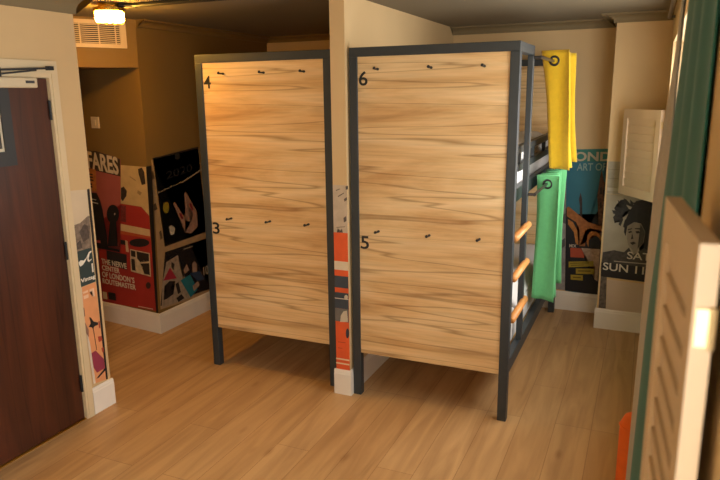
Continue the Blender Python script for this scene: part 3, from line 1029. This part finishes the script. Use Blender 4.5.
p = Poster(PD, 'wall_poster', 'pale sketch paper at the top of the partition end', dstrip(1.022, 1.302), 'bfae97', 0.12, 18, g)
p.shape('pencil_marks', [[(336, 190), (340, 188.6), (340.2, 189.2), (336.2, 190.8)], [(338, 196), (344, 192.6), (344.2, 193.4), (338.2, 197)], [(344, 199), (347, 197), (347.2, 200), (344.6, 201.6)], [(345.6, 186.5), (348, 185.6), (348.2, 189), (346, 190)], [(343.6, 218), (346.2, 216), (346.6, 221), (344, 222.4)], [(336.6, 227), (345, 226.4), (345, 227), (336.6, 227.6)], [(337, 231.6), (338, 228), (340, 232), (342, 228.4), (343, 232.6), (337, 232.4)]], '574d46')
p = Poster(PD, 'wall_poster', 'orange and navy banded poster on the partition end above the white plinth', dstrip(0.162, 1.022), 'dd5a28', 0.08, 14, g)


def dband(name, za, zb_, h, var=0.06):
    p.k += 1
    d = 0.0015 + LAY * (p.k - 1)
    bm = prism(bmesh.new(), [Vector(q) + PD.n * d for q in dstrip(za, zb_)], PD.n * LAY)
    obj(name, bm, pm(h, var), p.t)


dband('cream_band', 0.795, 0.848, 'd8c9ae')
dband('navy_band', 0.685, 0.758, '3a434c', 0.15)
dband('navy_band', 0.555, 0.655, '36404a', 0.15)
dband('white_line', 0.615, 0.62, 'cfc6b6')
dband('grey_panel', 0.473, 0.555, '6a6660', 0.2)
dband('cream_line', 0.225, 0.234, 'e2c9a4')
dband('cream_line', 0.197, 0.206, 'e2c9a4')
p.shape('arch', [(340.6, 321.6), (341.4, 315), (344, 311), (347.4, 310.4), (348.4, 321.6)], 'c8bca6')
p.ell('tyre', [(348.0, 333, 1.7, 5)], '2b3140', 14)
p.ell('badge', [(346.6, 297, 1.8, 2.6)], 'c8bca6', 12)
p.shape('fine_print', [[(338.6, 347), (343, 347.6), (343, 348.1), (338.6, 347.5)], [(338.8, 341), (346, 342), (346, 342.6), (338.8, 341.6)]], 'a33f1c')

# back wall between the bunk and the pier
g = 'posters on the back wall'
p = Poster(PE, 'wall_poster', 'narrow pale grey poster at the bunk post edge of the back wall', [(556, 158), (566.3, 159), (564.8, 290), (556, 289)], '9a958f', 0.25, 20, g)
p.shape('grey_scratches', [[(562.4, 181), (566, 181.6), (566, 182.4), (562.4, 181.8)], [(562, 215), (565.8, 213), (565.8, 224), (562.4, 222)], [(562, 240), (565, 238), (565, 246), (562, 248)]], '5b5653')
p = Poster(PE, 'wall_poster', 'teal LONDON poster of a bridge and spires behind the green curtain', [(566.6, 149.6), (610, 148.6), (610, 162), (607.6, 162), (602, 296.5), (565, 290.6)], '2c6f80', 0.06, 6, g)
p.shape('teal_header', [(566.6, 149.8), (610, 148.8), (610, 161.6), (566.6, 161.6)], '2a7468')
p.text('LOND', (566.9, 161.2), (611, 161.2), 9.2, 'b5a98f', 0.03)
p.text('ART OF', (576.8, 170.6), (606, 170.6), 7.4, '8aa59c', 0.01)
p.shape('dark_ground', [(566, 208), (578, 214), (584, 230), (590, 225), (596, 214), (600.4, 224), (604.6, 200), (602.2, 296), (565, 290)], '14151a', 0.2)
p.shape('tower', [(599, 224), (597.2, 196), (599.6, 186), (600.4, 176), (601.6, 170), (603, 176), (604.2, 182), (606.2, 183), (604.8, 250), (599.6, 240)], '64402a', 0.5, 50)
p.shape('tower_windows', [[(600, 188), (601.6, 187), (602, 194), (600.2, 194)], [(603, 190), (604.4, 189), (604.4, 196), (603, 196)], [(600, 202), (601.6, 202), (601.6, 208), (600.2, 208)], [(602.6, 208), (604, 208), (603.8, 216), (602.4, 216)]], '2a1c16')
p.shape('spire', [(580, 221), (580, 206), (579, 199), (580.6, 192.5), (582.2, 199), (581.6, 207), (582.6, 224)], '3a2c28', 0.3, 40)
p.shape('bridge_deck', [(567, 207), (568.8, 206.4), (578, 214), (588, 222), (597, 226), (602.8, 226), (602.6, 231), (590, 228), (585.6, 230), (585, 246), (579.6, 246), (579.6, 229), (576, 222), (567, 216)], 'a0622c', 0.25, 40)
p.shape('arches', [[(586.8, 243), (587.6, 235), (591.4, 231), (597, 231.6), (601.6, 237), (602, 241), (597, 236), (592, 235), (588.8, 240), (588.6, 247)], [(568, 219), (573, 222), (577.6, 231), (578.4, 245), (575.8, 243), (574, 232), (568, 224)]], 'b0702f', 0.25, 40)
p.shape('tail_panel', [(570.4, 247.6), (580.6, 248), (584, 253), (584.6, 257.6), (570.6, 257)], 'ae4a2c')
p.text('MIX', (569.4, 247), (576.4, 247.4), 3.2, 'cfc2ae', 0.01)
p.shape('pale_figures', [(581.4, 247.8), (600, 249), (599, 266), (597.4, 281), (594.4, 279), (595.4, 266), (588, 260)], 'b49a84', 0.3, 40)
p.shape('yellow_tags', [[(568.8, 261.4), (593.6, 260.8), (593.6, 266), (568.8, 267)], [(576, 268.2), (594.4, 268.4), (594.2, 274), (576, 273.4)], [(570.8, 274.4), (583, 275), (582.8, 280.2), (570.8, 279.2)]], 'a8932a')
p.shape('tag_marks', [[(570, 262.6), (589, 262.2), (589, 263), (570, 263.4)], [(571, 264.6), (584, 264.2), (584, 265), (571, 265.4)], [(578, 270), (591, 270.2), (591, 271.4), (578, 271.2)], [(573, 276.2), (581, 276.6), (581, 278), (573, 277.6)]], '6a5a16')
p.shape('black_edge', [(605.6, 161.8), (609.4, 161.8), (604, 306), (600, 306)], '17161a')

# pier
g = 'posters on the window pier'
p = Poster(PF, 'wall_poster', 'pale grey brick print at the top of the pier beside the open shutter', [(608.4, 161.4), (650, 162.4), (648, 197), (606.8, 193.4)], 'a09a88', 0.12, 26, g)
p.shape('white_course', [(607.4, 187.4), (640, 190), (640, 193), (607.2, 190.6)], 'b8b3a4')
p.shape('brick_joints', [[(608.6, 169), (640, 170), (640, 170.5), (608.6, 169.5)], [(608.2, 178), (640, 179.6), (640, 180.1), (608.2, 178.5)]], '87816f')
p = Poster(PF, 'wall_poster', 'black and white poster of a person with feathered hair reading SUN 11 on the pier', [(606.6, 193.8), (654, 197.6), (649.6, 282.6), (600.8, 276)], 'a09884', 0.1, 8, g)
p.shape('feathers', [[(614.2, 208), (616, 205), (620, 209), (622, 203), (620.6, 200), (626, 199), (630, 203.6), (636, 202), (636.8, 208), (632, 211.4), (626, 211), (622.6, 215), (620, 222), (617, 220), (614.6, 223), (613, 217), (617, 213)]], '2c2926', 0.4, 60)
p.shape('feather_spikes', [[(612, 210), (618, 211), (617, 214), (613.4, 213.6)], [(613.4, 218), (617.4, 215), (619, 218), (614.6, 222.6)], [(617.4, 199.4), (621.6, 204), (619.6, 206)], [(623.6, 197.6), (627.6, 202), (625, 204)], [(618.6, 224.4), (621.6, 217), (623.4, 219), (620.6, 226)], [(630, 199.4), (634, 203), (630.6, 204.4)], [(623, 226.6), (625, 219), (627, 221), (625, 228)]], '2c2926', 0.3, 60)
p.shape('feather_light', [[(626, 204.6), (632, 207), (635, 210), (629, 209)], [(633, 203.6), (637.2, 205), (636.6, 209)]], 'a59d8d', 0.2, 40)
p.shape('dark_hair', [(629.6, 211), (636, 201), (646, 199), (653, 200), (651, 262), (640, 262), (644, 246), (645.4, 232), (641, 223), (634, 222), (627.4, 226), (625.6, 236), (624, 232), (625, 221)], '1a1817', 0.3, 30)
p.shape('face', [(627.6, 226), (634, 222), (641, 223.4), (645.2, 232), (643.4, 243), (638, 249), (634.8, 256), (632.4, 250), (628, 244.6), (626.6, 236)], '8a8071', 0.15, 16)
p.shape('face_shade', [[(640.6, 224), (645, 232), (643, 243), (637.6, 248.4), (640.4, 238), (641, 230)]], '453f39', 0.2, 30)
p.shape('features', [[(627.8, 231.8), (631, 230.6), (632.4, 232), (629.4, 233)], [(635.4, 231), (639, 230.8), (640, 232.8), (636.6, 233.4)], [(632.2, 233), (633.4, 238.6), (631, 239)], [(629.8, 242.6), (633.6, 241.4), (636, 243), (632.6, 244.8)], [(627.6, 229.2), (632, 228), (632, 229), (628, 230.2)], [(634.8, 228), (640, 228), (640.4, 229.4), (635, 229)]], '26221f')
p.shape('shoulder', [(603, 252), (614, 250), (624, 252), (629, 247.4), (633, 255), (644, 248), (651, 252), (649.8, 270), (601.6, 264)], '3f3a36', 0.45, 40)
p.shape('black_band', [(601.4, 262), (650.6, 267.6), (649.6, 282.4), (600.8, 276)], '1c1a1b', 0.15)
p.text('SAT', (626.8, 258.6), (650.5, 260.8), 7.4, 'c9bfae', 0.01)
p.shape('white_rule', [(614, 260.4), (650, 263.6), (650, 264.5), (614, 261.3)], 'a59b8a')
p.text('SUN 11', (602.8, 269.4), (643.6, 274.4), 7.6, 'd3c9b6', 0.012)
p = Poster(PF, 'wall_poster', 'mottled grey strip low on the left edge of the pier', [(600.8, 276.2), (606.8, 277), (605.8, 308.6), (598.4, 307.6)], '5f554c', 0.6, 40, g)
bm = prism(bmesh.new(), [PF.P(607.2, 279.4), PF.P(650, 284.6), PF.P(648.6, 314.6), PF.P(606, 308.8)], (0, -0.006, 0))
tag(obj('blank_cover_panel', bm, mat('blank_cover', '#c7b49c', 0.6, 0.02)), 'blank beige cover panel on the pier under the SUN 11 lettering', 'panel')

# ------------------------------------------------------------------ window side: shutters, curtain, bolster


def shutter(label, a, b, z0, z1, thick, hinge_at_a=True, diag=False):
    """plantation shutter leaf from hinge a to free end b (plan points)"""
    a, b = Vector((a[0], a[1], 0)), Vector((b[0], b[1], 0))
    u = (b - a).normalized()
    n = Vector((u.y, -u.x, 0))
    if n.x > 0:
        n = -n                           # faces the room
    w = (b - a).length
    t = thing('window_shutter', label, 'shutter', a + Vector((0, 0, z0)), 'cream plantation shutters')

    def pb(bm, s0, s1_, p0, p1, d0, d1):
        c = a + u * ((s0 + s1_) / 2) - n * ((d0 + d1) / 2) + Vector((0, 0, (p0 + p1) / 2))
        return obox(bm, c, u * ((s1_ - s0) / 2), n * ((d1 - d0) / 2), (0, 0, (p1 - p0) / 2))
    S_, R_ = min(0.05, w * 0.14), 0.06
    obj('stile', pb(bmesh.new(), 0, S_, z0, z1, 0, thick), SHUT, t)
    obj('stile', pb(bmesh.new(), w - S_, w, z0, z1, 0, thick), SHUT, t)
    obj('top_rail', pb(bmesh.new(), S_, w - S_, z1 - R_, z1, 0, thick), SHUT, t)
    obj('bottom_rail', pb(bmesh.new(), S_, w - S_, z0, z0 + R_, 0, thick), SHUT, t)
    bm = bmesh.new()
    nl = int((z1 - z0 - 2 * R_) / 0.05)
    st_ = (z1 - z0 - 2 * R_) / nl
    for k in range(nl):
        zc = z0 + R_ + st_ * (k + 0.5)
        c = a + u * (w / 2) - n * (thick * 0.5) + Vector((0, 0, zc))
        ax = (n * 0.12 + Vector((0, 0, 1))).normalized()
        obox(bm, c, u * (w / 2 - S_), ax * (st_ * 0.53), ax.cross(u) * 0.004)
    obj('louvers', bm, SHUT, t)
    for z in (z0 + 0.09, z1 - 0.095):
        bm = bmesh.new()
        pb(bm, -0.004, 0.0, z - 0.022, z + 0.022, 0.003, thick - 0.003)
        c = a - u * 0.004 - n * (thick - 0.002)
        tube(bm, [c + Vector((0, 0, z - 0.024)), c + Vector((0, 0, z + 0.024))], 0.004, 8)
        obj('hinge', bm, HINGE, t)
    return t


shutter('open cream louvred shutter leaf standing out in front of the pier', (0.068, 4.62), (-0.165, 5.0), 1.095, 1.69, 0.026)
shutter('blurred cream louvred shutter leaf close up at the right edge', (0.061, 0.775), (0.0335, 1.117), 0.96, 1.65, 0.022)

# teal curtain with its grey lining edge
ct = thing('window_curtain', 'long teal curtain with grey lining edge hanging beside the near shutter', 'curtain', (0.06, 1.8, 0.02))


def lerp(t, pts):
    for (a, x), (b, y) in zip(pts, pts[1:]):
        if t <= b:
            return x + (y - x) * (t - a) / (b - a)
    return pts[-1][1]


def drape(name, m, y0, y1, xa, xb_pts, waves, amp, parent):
    bm = bmesh.new()
    n, nz = 60, 24
    rows = []
    for k in range(nz + 1):
        z = 0.03 + (2.25 - 0.03) * k / nz
        row = []
        for i in range(n + 1):
            f = i / n
            x = xa + (lerp(z, xb_pts) - xa) * f + amp * min(1, f * 5) * (1 - 0.5 * f) * math.sin(f * waves * 2 * math.pi + 0.4)
            row.append(bm.verts.new((min(x, 0.094), y0 + (y1 - y0) * f, z)))
        rows.append(row)
    for k in range(nz):
        for i in range(n):
            bm.faces.new((rows[k][i], rows[k][i + 1], rows[k + 1][i + 1], rows[k + 1][i]))
    o = obj(name, bm, m, parent, True)
    md = o.modifiers.new('thick', 'SOLIDIFY')
    md.thickness = 0.004
    md.offset = 0
    return o


drape('cloth', TEAL, 1.30, 2.02, 0.092, [(0, 0.03), (0.65, 0.034), (1.2, 0.042), (1.55, 0.058), (2.05, 0.076), (2.3, 0.08)], 3, 0.010, ct)
drape('lining', GREYC, 2.03, 2.30, 0.060, [(0, 0.024), (0.65, 0.027), (1.2, 0.031), (1.55, 0.036), (2.05, 0.070), (2.3, 0.078)], 1.5, 0.006, ct)
bm = bmesh.new()
tube(bm, [(0.068, 1.2, 2.262), (0.068, 4.7, 2.262)], 0.012, 10)
for y in (1.22, 2.9, 4.68):
    tube(bm, [(0.068, y, 2.262), (XW, y, 2.262)], 0.008, 8)
tag(obj('curtain_pole', bm, CHROME), 'dark curtain pole on the window wall above the teal curtain', 'curtain pole')

bt = thing('floor_cushion', 'orange upright bolster cushion standing behind the teal curtain', 'cushion', (0.045, 2.47, 0))
bm = bmesh.new()
lathe(bm, (0.04, 2.47, 0), [(0.03, 0.0), (0.048, 0.012), (0.053, 0.05), (0.053, 0.55), (0.049, 0.585), (0.038, 0.61), (0.02, 0.622)])
obj('cover', bm, ORG, bt, True)
bm = bmesh.new()
torus(bm, (0.04, 2.47, 0.572), (0, 0, 1), 0.052, 0.004, 24, 6)
obj('piping', bm, ORG, bt, True)

# ------------------------------------------------------------------ light


def area(name, loc, rot, sx, sy, power, col):
    l = bpy.data.lights.new(name, 'AREA')
    l.shape = 'RECTANGLE'
    l.size, l.size_y = sx, sy
    l.energy = power
    l.color = col
    o = bpy.data.objects.new(name, l)
    COL.objects.link(o)
    o.location = loc
    o.rotation_euler = rot
    return o


R = math.radians
area('daylight_near_window', (XW + 0.16, -0.4, 1.5), (0, R(90), 0), 0.9, 0.8, 76, (1, 0.97, 0.9))
area('daylight_far_window', (XW + 0.16, (WB_[0] + WB_[1]) / 2, 1.55), (0, R(90), 0), 1.0, 2.1, 44, (1, 0.97, 0.93))
area('added_front_fill', (-1.3, YF + 0.03, 0.68), (R(-90), 0, 0), 1.9, 1.05, 104, (0.98, 0.99, 1))  # added fill at the made-up low window, paling the lower bunk panels
w = bpy.data.worlds.new('sky')
S.world = w
w.use_nodes = True
bg = w.node_tree.nodes['Background']
sky = w.node_tree.nodes.new('ShaderNodeTexSky')
sky.sky_type = 'HOSEK_WILKIE'
w.node_tree.links.new(sky.outputs[0], bg.inputs['Color'])
bg.inputs['Strength'].default_value = 1.1

S.view_settings.view_transform = 'Standard'
S.view_settings.look = 'None'
S.view_settings.exposure = 0.0
S.view_settings.gamma = 1
S.view_settings.use_curve_mapping = False
